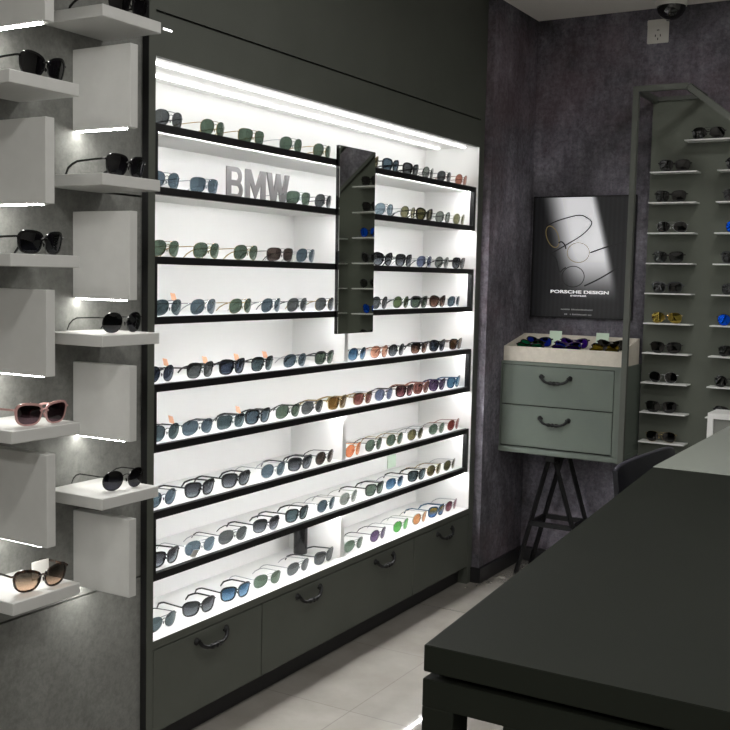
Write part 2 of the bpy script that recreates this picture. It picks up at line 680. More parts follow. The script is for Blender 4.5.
part(MB().box(-2.42, XC, 2.317, Y0, 0, HC - .001), 'side_panel', 'charcoal_lacquer', cab)
part(MB().box(-2.42, XC, Y1, 4.659, 0, HC - .001), 'side_panel', 'charcoal_lacquer', cab)
part(MB().box(-2.1345, -2.1115, 2.3162, 2.317, 0, HC - .001), 'shade_strip', 'black_recess', cab, label='painted black shade along the near side')  # black strip standing in for the shade between wall and cabinet
h = MB().box(-2.13, XC, Y0, Y1, NT, 2.249)
h.box(-2.13, XC, Y0, Y1, 2.256, HC - .001)
h.box(-2.16, -2.118, Y0, Y1, NT + .02, HC - .001, mi=1)
part(h, 'header_panel', ['charcoal_lacquer', 'black_recess'], cab)
part(MB().box(-2.40, -2.1305, Y0, Y1, NT, NT + .012), 'niche_ceiling', 'white_lacquer', cab)
part(MB().box(XB - .015, XB, Y0, Y1, NF - .01, NT + .01), 'back_panel', 'white_lacquer', cab, label='white back panel')
part(MB().box(XB, XC - .003, Y0, Y0 + .003, NF, NT), 'niche_lining', 'white_lacquer', cab)
part(MB().box(XB, XC - .003, Y1 - .003, Y1, NF, NT), 'niche_lining', 'white_lacquer', cab)
part(MB().box(XB, XC - .0025, Y0, Y1, NF - .006, NF), 'niche_floor', 'white_lacquer', cab)
part(MB().box(-2.40, XC - .0025, Y0, Y1, .352, NF - .006).box(XC - .0025, XC, Y0, Y1, .352, NF - .0005), 'front_rail', 'charcoal_lacquer', cab)
part(MB().box(-2.42, -2.13, Y0, Y1, .085, .352), 'drawer_carcass', 'black_recess', cab)
part(MB().box(-2.42, -2.16, Y0, Y1, 0, .085), 'plinth', 'black_skirting', cab)
for k, z in enumerate(SHELF_Z):
    part(MB().box(XB, -2.143, Y0 + .003, Y1 - .003, z - .018, z, .001), 'shelf', 'white_lacquer', cab, label=f'white shelf, {ORD[k]} from the top')
t_ = .022
for k, (za, zb) in enumerate(((1.935, 1.751), (1.545, 1.365), (1.161, .977), (.772, .581))):
    f = MB()
    f.box(-2.142, -2.122, Y0 + .003, Y1 - .003, za - t_, za + .0005)
    f.box(-2.142, -2.122, Y0 + .003, Y1 - .003, zb - t_, zb + .0005)
    for a in (Y0 + .003, Y1 - .003 - t_):
        f.box(-2.142, -2.122, a, a + t_, zb, za - t_)
    part(f, 'edge_frame', 'black_metal', cab, label=f'black rectangular edging frame, {ORD[k]} from the top')
LV = [NT] + SHELF_Z
for k in (2, 4, 6, 8):                                         # uprights between the framed rows
    zt = LV[k] - (.018 if k else 0)
    zb = SHELF_Z[k] if k < 8 else NF
    part(MB().box(XB, -2.15, 3.484, 3.510, zb, zt), 'divider', 'white_lacquer', cab)
for x, z in [(-2.178, NT), (-2.318, NT)]:
    part(MB().box(x - .006, x + .006, Y0 + .004, 4.58, z - .006, z), 'light_strip', 'led_top', cab)
for z in SHELF_Z:
    part(MB().box(-2.1505, -2.1440, Y0 + .005, Y1 - .005, z - .0205, z - .018), 'light_strip', 'led_white', cab)
part(MB().box(XC, XC + .002, 2.375, 2.413, 2.2045, 2.2095, .0009), 'bright_oval', 'oval_glow', cab, label='small bright oval')  # small flat oval that glows on the header


def bail_handle(parent, c, along, out, w=.155, mt='black_metal'):
    """cast drop handle: two rosettes, curved arms and a turned grip"""
    c, a, o = Vector(c), Vector(along), Vector(out)
    up = Vector((0, 0, 1))
    b = MB()
    for s in (-1, 1):
        p = c + a * (s * w * .46) + up * .014
        b.tube([p, p + o * .004, p + o * .010], [.013, .012, .006], 10)
        b.tube([p + a * (-s * .016) + o * .002, p, p + a * (s * .012) + o * .002], [.004, .009, .003], 8)
    pts, rr = [], []
    for i in range(17):
        u = -1 + 2 * i / 16
        e = abs(u)
        z = .014 - .027 * (1 - e ** 4) ** .8
        pts.append(c + a * (u * w * .44) + up * z + o * (.010 + .012 * (1 - e ** 3)))
        g = .0064
        if e < .46:
            g = .0086 + .0020 * math.cos(u * 22)
        elif e < .55:
            g = .0055
        rr.append(g)
    b.tube(pts, rr, 8)
    return part(b, 'handle', mt, parent, True)


for k, (a, b_, hs, lb) in enumerate(((Y0 + .003, 2.903, (2.602,), 'nearest dark drawer front'),
                                     (2.908, 4.038, (3.170, 3.738), 'wide dark drawer front with two handles'),
                                     (4.043, Y1 - .003, (4.307,), 'farthest dark drawer front'))):
    d = part(MB().box(-2.129, XC, a, b_, .088, .348, .0012), 'drawer', 'charcoal_lacquer', cab, label=lb)
    for hy in hs:
        bail_handle(d, (XC, hy * 1.0094, .304), (0, 1, 0), (1, 0, 0), .165)

# the sunglasses on the nine lit levels
ROWS = [
    (1.935, [
        (2.459, 0.122, 'aviator', 'gunmetal', 'grey', 0),
        (2.670, 0.132, 'aviator', 'gold', 'green', 0),
        (2.875, 0.151, 'square_aviator', 'gold', 'green', 0),
        (3.109, 0.150, 'aviator', 'silver', 'green', 0),
        (3.315, 0.130, 'aviator', 'gold', 'green', 0),
        (3.686, 0.120, 'round', 'gold', 'olive', 0),
        (3.839, 0.154, 'wayfarer', 'navy', 'blue', 0),
        (4.016, 0.146, 'wayfarer', 'black', 'grey', 0),
        (4.179, 0.131, 'round', 'black', 'pale_grey', 0),
        (4.342, 0.155, 'aviator', 'gunmetal', 'grey', 0),
        (4.529, 0.198, 'round', 'rose', 'rose', 0),
    ]),
    (1.751, [
        (2.444, 0.117, 'aviator', 'gunmetal', 'blue', 0),
        (2.630, 0.152, 'square_aviator', 'silver', 'blue', 0),
        (3.162, 0.161, 'square_aviator', 'silver', 'green', 0),
        (3.330, 0.135, 'aviator', 'gunmetal', 'grey', 0),
        (3.792, 0.163, 'aviator', 'silver', 'clear_blue', 0),
        (3.999, 0.146, 'round', 'silver', 'pale_olive', 0),
        (4.154, 0.164, 'cat', 'black', 'olive', 0),
        (4.338, 0.165, 'round', 'black', 'pale_grey', 0),
        (4.508, 0.153, 'round', 'clear', 'pale_olive', 0),
    ]),
    (1.545, [
        (2.452, 0.114, 'aviator', 'gold', 'green', 0),
        (2.644, 0.146, 'aviator', 'gold', 'green', 0),
        (2.853, 0.145, 'aviator', 'gold', 'green', 0),
        (3.052, 0.172, 'square_aviator', 'gunmetal', 'brown_grey', 0),
        (3.217, 0.132, 'aviator', 'silver', 'blue', 0),
        (3.787, 0.176, 'cat', 'black', 'gradient_grey', 0),
        (3.974, 0.163, 'wayfarer', 'black', 'gradient_grey', 0),
        (4.166, 0.165, 'aviator', 'silver', 'lavender', 0),
        (4.341, 0.165, 'round', 'gunmetal', 'pale_grey', 0),
        (4.534, 0.199, 'wayfarer', 'black', 'gradient_grey', 0),
    ]),
    (1.365, [
        (2.464, 0.117, 'aviator', 'gunmetal', 'teal', 1),
        (2.631, 0.135, 'aviator', 'silver', 'blue', 0),
        (2.828, 0.133, 'aviator', 'gold', 'green', 0),
        (3.004, 0.126, 'aviator', 'silver', 'blue', 0),
        (3.167, 0.136, 'aviator', 'gunmetal', 'grey', 0),
        (3.352, 0.155, 'aviator', 'gold', 'grey', 0),
        (3.770, 0.159, 'round', 'black', 'grey', 0),
        (3.956, 0.162, 'round', 'silver', 'pale_green', 0),
        (4.128, 0.163, 'wayfarer', 'gunmetal', 'green', 0),
        (4.309, 0.169, 'cat', 'tortoise', 'gradient_brown', 0),
        (4.480, 0.152, 'aviator', 'silver', 'blue', 0),
    ]),
    (1.161, [
        (2.443, 0.099, 'round', 'black', 'navy', 1),
        (2.624, 0.135, 'browline', 'black', 'grey', 1),
        (2.791, 0.136, 'wayfarer', 'black', 'navy', 1),
        (2.962, 0.136, 'browline', 'black', 'teal', 1),
        (3.163, 0.156, 'aviator', 'silver', 'blue', 0),
        (3.363, 0.163, 'browline', 'gunmetal', 'green', 0),
        (3.605, 0.141, 'round', 'silver', 'gradient_blue', 0),
        (3.784, 0.152, 'round', 'rose', 'peach', 0),
        (3.933, 0.138, 'round', 'black', 'gradient_grey', 0),
        (4.144, 0.155, 'browline', 'black', 'gradient_brown', 0),
        (4.326, 0.160, 'cat', 'black', 'navy', 0),
        (4.527, 0.177, 'wayfarer', 'tortoise', 'brown', 0),
    ]),
    (0.977, [
        (2.461, 0.113, 'round', 'black', 'teal', 1),
        (2.612, 0.155, 'aviator', 'gunmetal', 'blue', 0),
        (2.788, 0.150, 'square_aviator', 'gunmetal', 'teal', 1),
        (2.939, 0.141, 'wayfarer', 'black', 'blue', 0),
        (3.123, 0.153, 'aviator', 'black', 'green', 0),
        (3.285, 0.144, 'aviator', 'gunmetal', 'grey', 0),
        (3.464, 0.141, 'wayfarer', 'gold', 'amber_brown', 0),
        (3.657, 0.152, 'browline', 'gold', 'rose_brown', 0),
        (3.831, 0.163, 'round', 'silver', 'lavender', 0),
        (4.018, 0.157, 'wayfarer', 'tortoise', 'gradient_rose', 0),
        (4.177, 0.152, 'cat', 'rose', 'rose_brown', 0),
        (4.336, 0.156, 'cat', 'purple', 'purple', 0),
        (4.512, 0.187, 'cat', 'blue_acetate', 'sky_blue', 0),
    ]),
    (0.772, [
        (2.452, 0.102, 'round', 'gunmetal', 'blue', 0),
        (2.626, 0.154, 'wayfarer', 'black', 'gradient_grey', 0),
        (2.818, 0.156, 'wayfarer', 'black', 'gradient_grey', 0),
        (3.035, 0.160, 'round', 'silver', 'blue', 0),
        (3.208, 0.160, 'wayfarer', 'gunmetal', 'gradient_grey', 0),
        (3.377, 0.165, 'round', 'gunmetal', 'brown_grey', 0),
        (3.582, 0.125, 'round', 'orange', 'orange', 0),
        (3.756, 0.142, 'round', 'tortoise', 'green', 0),
        (3.937, 0.152, 'round', 'gold', 'green', 0),
        (4.128, 0.154, 'round', 'silver', 'olive', 0),
        (4.341, 0.171, 'round', 'silver', 'green', 0),
        (4.525, 0.144, 'round', 'rose', 'maroon', 0),
    ]),
    (0.581, [
        (2.454, 0.130, 'wayfarer', 'black', 'gradient_grey', 0),
        (2.629, 0.155, 'aviator', 'silver', 'blue', 2),
        (2.804, 0.169, 'aviator', 'gunmetal', 'grey', 0),
        (2.997, 0.170, 'browline', 'gunmetal', 'gradient_grey', 0),
        (3.193, 0.146, 'wayfarer', 'black', 'teal', 0),
        (3.395, 0.174, 'round', 'silver', 'blue', 0),
        (3.562, 0.132, 'round', 'clear', 'pale_grey', 0),
        (3.773, 0.160, 'wayfarer', 'black', 'green', 0),
        (3.947, 0.153, 'aviator', 'silver', 'gradient_blue', 0),
        (4.153, 0.165, 'wayfarer', 'black', 'teal', 0),
        (4.326, 0.150, 'round', 'gold', 'olive', 0),
        (4.491, 0.148, 'round', 'silver', 'olive', 0),
    ]),
    (0.372, [
        (2.449, 0.117, 'aviator', 'gunmetal', 'teal', 0),
        (2.625, 0.168, 'wayfarer', 'black', 'gradient_grey', 0),
        (2.821, 0.168, 'wayfarer', 'black', 'gradient_blue', 0),
        (3.007, 0.168, 'aviator', 'silver', 'green', 0),
        (3.206, 0.147, 'aviator', 'silver', 'grey', 0),
        (3.387, 0.159, 'wayfarer', 'gunmetal', 'grey', 0),
        (3.610, 0.151, 'aviator', 'silver', 'green', 0),
        (3.812, 0.137, 'round', 'gunmetal', 'purple', 0),
        (4.013, 0.139, 'round', 'silver', 'bright_green', 0),
        (4.194, 0.148, 'round', 'clear', 'amber', 0),
        (4.363, 0.168, 'wayfarer', 'blue_acetate', 'gradient_yellow_blue', 0),
        (4.586, 0.170, 'round', 'silver', 'rose_grey', 0),
    ]),
]

ROWNAME = ['top lit shelf', 'second lit shelf', 'third lit shelf', 'fourth lit shelf', 'fifth lit shelf', 'sixth lit shelf',
           'seventh lit shelf', 'eighth lit shelf', 'bottom lit level']
CONT = {(k, s): 0 for k in range(9) for s in (0, 1)}
for k, (z, items) in enumerate(ROWS):
    pos = []
    for i, (y, w_, st, fr_, le, tg) in enumerate(items):
        if i == 0:
            y = y + w_ / 2 - .063
        if k in (2, 4, 6, 8):
            y = min(y, 3.398) if y < 3.497 else max(y, 3.592)
        if y > 4.522:
            y = 4.522
        pos.append(y)
    for i in range(len(pos) - 1, 0, -1):                       # no two pairs into each other
        if pos[i] - pos[i - 1] < .146:
            pos[i - 1] = pos[i] - .146
    for i, (y, w_, st, fr_, le, tg) in enumerate(items):
        rnd = random.Random(k * 31 + i * 7)
        turn = 0 if i == 0 else max(-9, min(8, (.148 - w_) / (.0033 if y < 3.5 else .0046) * 1.0))
        yaw = PI / 2 + math.radians(turn + (1 if k < 4 else -2) + rnd.uniform(-2, 2))
        y = pos[i] + (.006 if k < 4 else 0)
        if y > 4.45 or 3.34 < y < 3.497:                      # close to an upright on the right
            yaw = PI / 2 + math.radians(1.5)
        zz = z + (.0006 if k < 8 else .0062)
        lab = f'{words(st, fr_, le)}, {ORD[i]} from left on the {ROWNAME[k]}'
        sunglasses(st, fr_, le, (-2.152, y, zz), yaw, lab, 'sunglasses in the lit display cabinet', ptag=tg, scale=1.0)

# metal letters standing on the second shelf
ls = thing('letter_sign', 'grey metal letters BMW standing on the second lit shelf', 'sign', (-2.20, 2.97, 1.7516))


def text_mesh(txt, size, depth, bold=0.0, sx=1.0, space=1.0):
    cu = D.curves.new('txt', 'FONT')
    cu.body = txt
    cu.size = size
    cu.extrude = depth / 2
    cu.offset = bold
    cu.space_character = space
    cu.align_x = 'CENTER'
    ob = D.objects.new('txt', cu)
    COL.objects.link(ob)
    bpy.context.view_layer.update()
    me = D.meshes.new_from_object(ob.evaluated_get(bpy.context.evaluated_depsgraph_get()))
    D.objects.remove(ob)
    D.curves.remove(cu)
    me.transform(Matrix.Scale(sx, 4, (1, 0, 0)))
    return me


def letter_poly(ch, mb, y, w, h, t, x0, x1):
    """bold upright letters drawn as strokes; y is the left edge"""
    if ch == 'M':
        s = w * .22
        mb.prism([(y, 0), (y + s, 0), (y + s, h * .62), (y + w * .5, h * .06), (y + w - s, h * .62), (y + w - s, 0), (y + w, 0), (y + w, h),
                  (y + w - s * 1.15, h), (y + w * .5, h * .42), (y + s * 1.15, h), (y, h)], 'x', x0, x1)
    elif ch == 'W':
        mb.prism([(y, h), (y + w * .2, h), (y + w * .315, h * .38), (y + w * .42, h), (y + w * .58, h), (y + w * .685, h * .38), (y + w * .8, h),
                  (y + w, h), (y + w * .79, 0), (y + w * .61, 0), (y + w * .5, h * .58), (y + w * .39, 0), (y + w * .21, 0)], 'x', x0, x1)
    else:                                                      # B: stem and two bowls
        s = w * .27
        mb.prism([(y, 0), (y + s, 0), (y + s, h), (y, h)], 'x', x0, x1)
        for za, zb, ww in ((0, h * .56, w), (h * .44, h, w * .94)):
            x1 -= .0004
            hh = zb - za
            b = h * .15
            outer, inner = [], []
            for i in range(13):
                a = -PI / 2 + PI * i / 12
                outer.append((y + ww - hh / 2 + math.cos(a) * hh / 2, za + hh / 2 + math.sin(a) * hh / 2))
                inner.append((y + ww - hh / 2 + math.cos(a) * (hh / 2 - b), za + hh / 2 + math.sin(a) * (hh / 2 - b)))
            ring_o = [(y + s * .9, za)] + outer + [(y + s * .9, zb)]
            ring_i = [(y + s * .9, za + b)] + inner + [(y + s * .9, zb - b)]
            for i in range(len(ring_o) - 1):
                mb.prism([ring_o[i], ring_o[i + 1], ring_i[i + 1], ring_i[i]], 'x', x0, x1)


for ch, y, w_ in (('B', -.177, .088), ('M', -.074, .116), ('W', .050, .138)):
    b = MB()
    letter_poly(ch, b, y, w_, .106, 0, -.003, .003)
    b.obj('letter', 'letter_metal', ls)

# narrow dark mirror hung in front of the shelves
mi = thing('wall_mirror', 'tall narrow dark-tinted mirror hung over the upper lit shelves', 'mirror', (-2.1, 3.45, 1.285))
part(MB().box(-2.1215, -2.108, 3.345, 3.595, 1.280, 1.987, .001), 'backing', 'black_gloss', mi)
part(MB().box(-2.108, -2.105, 3.347, 3.593, 1.282, 1.985), 'glass', 'dark_mirror', mi, label='dark reflecting glass')

mi.location.x += .0126                                          # the mirror hangs a touch out of true
mi.rotation_euler = (0, math.radians(-.5), math.radians(-2.4))

# small things at the back of the niche
cu_ = thing('canister', 'black cylindrical canister standing at the back of the bottom lit level', 'canister', (-2.318, 3.448, NF + .0006))
MB().lathe([(.0, 0), (.027, 0), (.028, .004), (.028, .135), (.026, .142), (0, .142)], 28).obj('body', 'black_gloss', cu_, True)
MB().lathe([(.0, .1422), (.0265, .1422), (.0265, .150), (.024, .153), (0, .153)], 28).obj('lid', 'black_metal', cu_, True)
tag(MB().box(-2.399, -2.3955, 4.296, 4.376, .588, .650, .0008).obj('shelf_card', 'pale_green_card'),
    'pale green card on the white back of the eighth lit level', 'card')

# ------------------------------------------------------------------ shelves and light panels on the grey wall
COLS = [('near', 1.655, 1.868, 1.776), ('far', 1.945, 2.160, 2.060)]
SH = {'near': [1.950, 1.535, 1.122, .712], 'far': [2.160, 1.745, 1.335, .912]}
FIN = {'near': [(2.080, 2.30), (1.656, 1.859), (1.242, 1.451), (.822, 1.052)], 'far': [(1.872, 2.085), (1.424, 1.657), (1.048, 1.250), (.625, .838)]}
XO = -1.925
RANK = ['top', 'second', 'third', 'bottom']
for cn, ya, yb, yf in COLS:
    side = 'left' if cn == 'near' else 'right'
    for i, z in enumerate(SH[cn]):
        s = thing('wall_shelf', f'square grey-white shelf on the grey wall, {RANK[i]} of the {side} column', 'shelf', (XW, (ya + yb) / 2, z - .03),
                  group='square shelves on the grey wall')
        part(MB().box(XW, XO, ya, yb, z - .03, z, .0015), 'board', 'pale_grey_laminate', s)
    for i, (z0, z1) in enumerate(FIN[cn]):
        s = thing('wall_mounted_panel', f'upright grey panel with light beneath on the grey wall, {RANK[i]} of the {side} column', 'light panel', (XW, yf, z0),
                  group='upright light panels on the grey wall')
        part(MB().box(XW, XO - .002, yf - .014, yf + .014, z0, z1, .0012), 'board', 'pale_grey_laminate', s)
        part(MB().box(XW + .004, XO - .03, yf - .006, yf + .006, z0 - .003, z0, .0005), 'light_strip', 'led_fin', s)
WALLG = [
    ('near', 0, 'cat', 'black', 'dark', 1.79, 4, -.012), ('near', 1, 'wayfarer', 'black', 'gradient_dark', 1.77, 4, .0),
    ('near', 2, 'wayfarer', 'pink_clear', 'gradient_pink', 1.778, -8, -.012), ('near', 3, 'cat', 'tortoise', 'gradient_beige', 1.772, -10, -.012),
    ('far', 0, 'wayfarer', 'black', 'dark', 2.066, 2, .0), ('far', 1, 'wayfarer', 'black', 'gradient_dark', 2.060, 2, -.002),
    ('far', 2, 'round', 'black', 'gradient_dark', 2.075, -3, -.03), ('far', 3, 'round', 'black', 'gradient_dark', 2.072, -8, -.022),
]
for cn, i, st, fr_, le, y, yw, dx in WALLG:
    side = 'left' if cn == 'near' else 'right'
    sunglasses(st, fr_, le, (XO - .006 + dx - .008, y, SH[cn][i]), PI / 2 + math.radians(yw),
               f'{words(st, fr_, le)} on the {RANK[i]} wall shelf, {side} column', 'sunglasses on the grey wall shelves', scale=1.06)
tag(MB().box(-2.03, -2.0285, 1.805, 1.86, .712, .760).obj('price_card', 'white_card'), 'small white card behind glasses on the bottom left wall shelf', 'card')

# ------------------------------------------------------------------ back wall: poster
po = thing('poster', 'black framed spectacles poster lettered PORSCHE DESIGN on the plum wall', 'poster', (-1.782, YB, 1.308))
PX0, PX1, PZ0, PZ1 = -2.053, -1.513, 1.309, 1.933
f = MB()
f.box(PX0, PX1, YB - .022, YB - .001, PZ0, PZ0 + .006)
f.box(PX0, PX1, YB - .022, YB - .001, PZ1 - .006, PZ1)
f.box(PX0, PX0 + .006, YB - .022, YB - .001, PZ0, PZ1)
f.box(PX1 - .006, PX1, YB - .022, YB - .001, PZ0, PZ1)
part(f, 'frame', 'black_metal', po)
pm = mat('poster_print', '#0c0c0e', .45)
tc = nd(pm, 'ShaderNodeTexCoord')
sp = nd(pm, 'ShaderNodeSeparateXYZ')
ln(pm, tc.outputs['Generated'], sp.inputs[0])


def mth(m, op, a, b=None, c=None):
    n = nd(m, 'ShaderNodeMath', operation=op)
    for s, v in zip(n.inputs, (a, b, c)):
        if v is None:
            continue
        if hasattr(v, 'is_output'):
            ln(m, v, s)
        else:
            s.default_value = v
    return n.outputs[0]


def sstep(m, v, lo, hi):
    n = nd(m, 'ShaderNodeMapRange', interpolation_type='SMOOTHSTEP')
    for s, x in ((n.inputs[0], v), (n.inputs[1], lo), (n.inputs[2], hi)):
        if hasattr(x, 'is_output'):
            ln(m, x, s)
        else:
            s.default_value = x
    return n.outputs[0]


U = sp.outputs['X']
T = mth(pm, 'SUBTRACT', 1.0, sp.outputs['Z'])
redge = mth(pm, 'MULTIPLY_ADD', T, .31, .60)
fr1 = mth(pm, 'SUBTRACT', 1.0, sstep(pm, mth(pm, 'SUBTRACT', U, redge), -.05, .05))
ledge = mth(pm, 'MULTIPLY_ADD', T, .30, .13)
fl1 = sstep(pm, mth(pm, 'SUBTRACT', U, ledge), -.10, .22)
fv1 = mth(pm, 'SUBTRACT', 1.0, sstep(pm, T, .42, .92))
beam = mth(pm, 'POWER', mth(pm, 'MULTIPLY', mth(pm, 'MULTIPLY', fr1, fl1), fv1), 1.6)
wv = nd(pm, 'ShaderNodeTexWave', Scale=7.0, Distortion=.6)
ln(pm, tc.outputs['Generated'], wv.inputs['Vector'])
fold = mixc(pm, wv.outputs['Fac'], lin('#060608'), lin('#131316'))
pcol = mixc(pm, beam, fold, lin('#f4f4f8'))
ln(pm, pcol, bsdf(pm).inputs['Base Color'])
ln(pm, pcol, bsdf(pm).inputs['Emission Color'])           # glow added to lift the whites of the print
bsdf(pm).inputs['Emission Strength'].default_value = .38
part(MB().box(PX0 + .006, PX1 - .006, YB - .018, YB - .002, PZ0 + .006, PZ1 - .006), 'print', 'poster_print', po, label='spotlit black and white print')


def puv(px, py, lift=.0006):
    """a point of the print from its place on the sheet"""
    u, v = (px - 90) / 515, (py - 95) / 670
    return Vector((PX0 + u * (PX1 - PX0), YB - .018 - lift, PZ1 - v * (PZ1 - PZ0)))


def smooth_path(pts, n=6):
    out = []
    P = [Vector(p) for p in pts]
    for i in range(len(P) - 1):
        p0, p1, p2, p3 = P[max(i - 1, 0)], P[i], P[i + 1], P[min(i + 2, len(P) - 1)]
        for k in range(n):
            t = k / n
            out.append(.5 * (2 * p1 + (p2 - p0) * t + (2 * p0 - 5 * p1 + 4 * p2 - p3) * t * t + (3 * p1 - p0 - 3 * p2 + p3) * t ** 3))
    out.append(P[-1])
    return out


def ell(cx, cy, rx, ry, rot, n=28):
    out = []
    for i in range(n):
        a = 2 * PI * i / n
        x, y = rx * math.cos(a), ry * math.sin(a)
        out.append(puv(cx + x * math.cos(rot) - y * math.sin(rot), cy + x * math.sin(rot) + y * math.cos(rot)))
    return out


g = MB()
flat = dict(n=6, squash=(1, .25))


def pstroke(pts, r, mi=0):
    b_ = MB()
    b_.tube(smooth_path([puv(*p) for p in pts]), r, 6, mi=mi)
    for v in b_.bm.verts:                                      # printed strokes are flat on the sheet
        v.co.y = YB - .0186 + (v.co.y - (YB - .0186)) * .1
    me_ = D.meshes.new('t')
    b_.bm.to_mesh(me_)
    b_.bm.free()
    g.bm.from_mesh(me_)
    D.meshes.remove(me_)


def pring(cx, cy, rx, ry, rot, r, mi=0):
    b_ = MB()
    b_.tube(ell(cx, cy, rx, ry, rot), r, 6, closed=True, mi=mi)
    for v in b_.bm.verts:
        v.co.y = YB - .0186 + (v.co.y - (YB - .0186)) * .1
    me_ = D.meshes.new('t')
    b_.bm.to_mesh(me_)
    b_.bm.free()
    g.bm.from_mesh(me_)
    D.meshes.remove(me_)


pstroke([(155, 262), (200, 236), (262, 214), (325, 200), (362, 212), (390, 245), (350, 302), (268, 360), (185, 412)], .0034)
pring(193, 317, 30, 62, -.35, .0026, 1)
pring(328, 404, 56, 54, .2, .0018, 1)
pstroke([(226, 352), (240, 345), (258, 362), (264, 384)], .0040)
pstroke([(388, 404), (470, 372), (560, 346)], .0042)
pring(306, 536, 57, 57, .3, .0024)
pstroke([(192, 414), (216, 440), (226, 480), (238, 512), (252, 498), (268, 486)], .0034)
pstroke([(365, 586), (440, 544), (530, 482)], .0042)
pstroke([(98, 505), (160, 540), (215, 560)], .0010)
part(g, 'printed_spectacles', ['print_dark', 'print_gold'], po)


def poster_text(txt, cx, cy, width, height, mt, bold=.0, name='lettering'):
    me = text_mesh(txt, 1.0, .02, bold)
    xs = [v.co.x for v in me.vertices]
    ys = [v.co.y for v in me.vertices]
    sx = width / (max(xs) - min(xs))
    sz = height / (max(ys) - min(ys))
    mx, my = (max(xs) + min(xs)) / 2, (max(ys) + min(ys)) / 2
    c = puv(cx, cy, .001)
    for v in me.vertices:
        v.co = Vector((c.x + (v.co.x - mx) * sx, c.y - v.co.z * .02, c.z + (v.co.y - my) * sz))
    me.name = name
    me.materials.append(MATS[mt])
    o = D.objects.new(name, me)
    COL.objects.link(o)
    o.parent = po
    o.matrix_parent_inverse = po.matrix_basis.inverted()
    return o


poster_text('PORSCHE DESIGN', 341, 620, .31, .0165, 'print_white', .03)
poster_text('EYEWEAR', 338, 641, .085, .008, 'print_white', .02)
rt = random.Random(3)
for (xa, xb, py) in ((250, 420, 717), (262, 407, 744)):
    b = MB()
    x = xa
    while x < xb:
        wd = rt.uniform(3, 7)
        if rt.random() > .16:
            c0, c1 = puv(x, py + 4), puv(min(x + wd, xb), py - rt.uniform(2, 4))
            b.box(c0.x, c1.x, c0.y - .0004, c0.y + .0004, c0.z, c1.z)
        x += wd + 1.6
    part(b, 'fine_print', 'print_faint', po)

# ------------------------------------------------------------------ drawer cabinet in the corner
du = thing('drawer_cabinet', 'sage green two-drawer cabinet standing in the corner below the poster', 'cabinet', (-1.76, 5.03, .637))
b = MB().box(-2.074, -1.455, 4.872, YB - .016, .665, 1.094)
b.box(-2.074, -2.064, 4.860, 4.872, .665, 1.094).box(-1.488, -1.455, 4.860, 4.872, .665, 1.094)
b.box(-2.064, -1.488, 4.860, 4.872, 1.080, 1.094)
part(b, 'body', 'sage_lacquer', du)
part(MB().box(-2.078, -1.450, 4.852, YB - .016, .637, .665, .004, 2), 'base_moulding', 'sage_lacquer', du)
part(MB().box(-2.064, -1.488, 4.868, 4.8725, .666, 1.080), 'shadow_gap', 'sage_shadow_gap', du)
for z0, z1, zh, lb in ((.881, 1.076, 1.012, 'upper drawer front'), (.673, .875, .806, 'lower drawer front')):
    d = part(MB().box(-2.061, -1.491, 4.858, 4.871, z0, z1, .0012), 'drawer', 'sage_lacquer', du, label=lb)
    bail_handle(d, (-1.781, 4.858, zh), (1, 0, 0), (0, -1, 0), .16)

ts = thing('trestle', 'black metal trestle with splayed legs under the sage drawer cabinet', 'trestle', (-1.8, 5.02, 0))
part(MB().box(-1.832, -1.782, 4.89, 5.15, .600, .637, .002), 'top_bar', 'black_metal', ts)
for y in (4.92, 5.12):
    for xa, xb in ((-1.822, -1.979), (-1.792, -1.600)):
        part(MB().tube([(xb, y, .0), (xa, y, .612)], .0125, 4), 'leg', 'black_metal', ts)
    part(MB().box(-1.915, -1.69, y - .008, y + .008, .262, .286), 'rail', 'black_metal', ts)
for x in (-1.908, -1.694):
    part(MB().box(x - .008, x + .008, 4.928, 5.112, .226 + .036, .286), 'rail', 'black_metal', ts)

# wedge tray of mirrored sports glasses on the cabinet
tr = thing('display_tray', 'cream sloping tray of sunglasses on top of the sage drawer cabinet', 'tray', (-1.76, 5.0, 1.094))
TX0, TX1, TY0, TY1 = -2.070, -1.462, 4.885, 5.165
part(MB().box(TX0, TX1, TY0, TY0 + .012, 1.0945, 1.168, .001), 'front_board', 'tray_cream', tr)
part(MB().box(TX0, TX1, TY1 - .012, TY1, 1.0945, 1.222, .001), 'back_board', 'tray_cream', tr)
for x in (TX0, TX1 - .012):
    part(MB().prism([(TY0 + .012, 1.0945), (TY1 - .012, 1.0945), (TY1 - .012, 1.222), (TY0 + .012, 1.168)], 'x', x, x + .012), 'side_board', 'tray_cream', tr)
sl = math.atan2(.054, .28)
part(MB().prism([(TY0 + .012, 1.0945), (TY1 - .012, 1.0945), (TY1 - .012, 1.176), (TY0 + .012, 1.126)], 'x', TX0 + .012, TX1 - .012), 'sloping_bed', 'tray_cream', tr)


def bed(y):
    return 1.126 + (y - (TY0 + .012)) / (TY1 - TY0 - .024) * .050


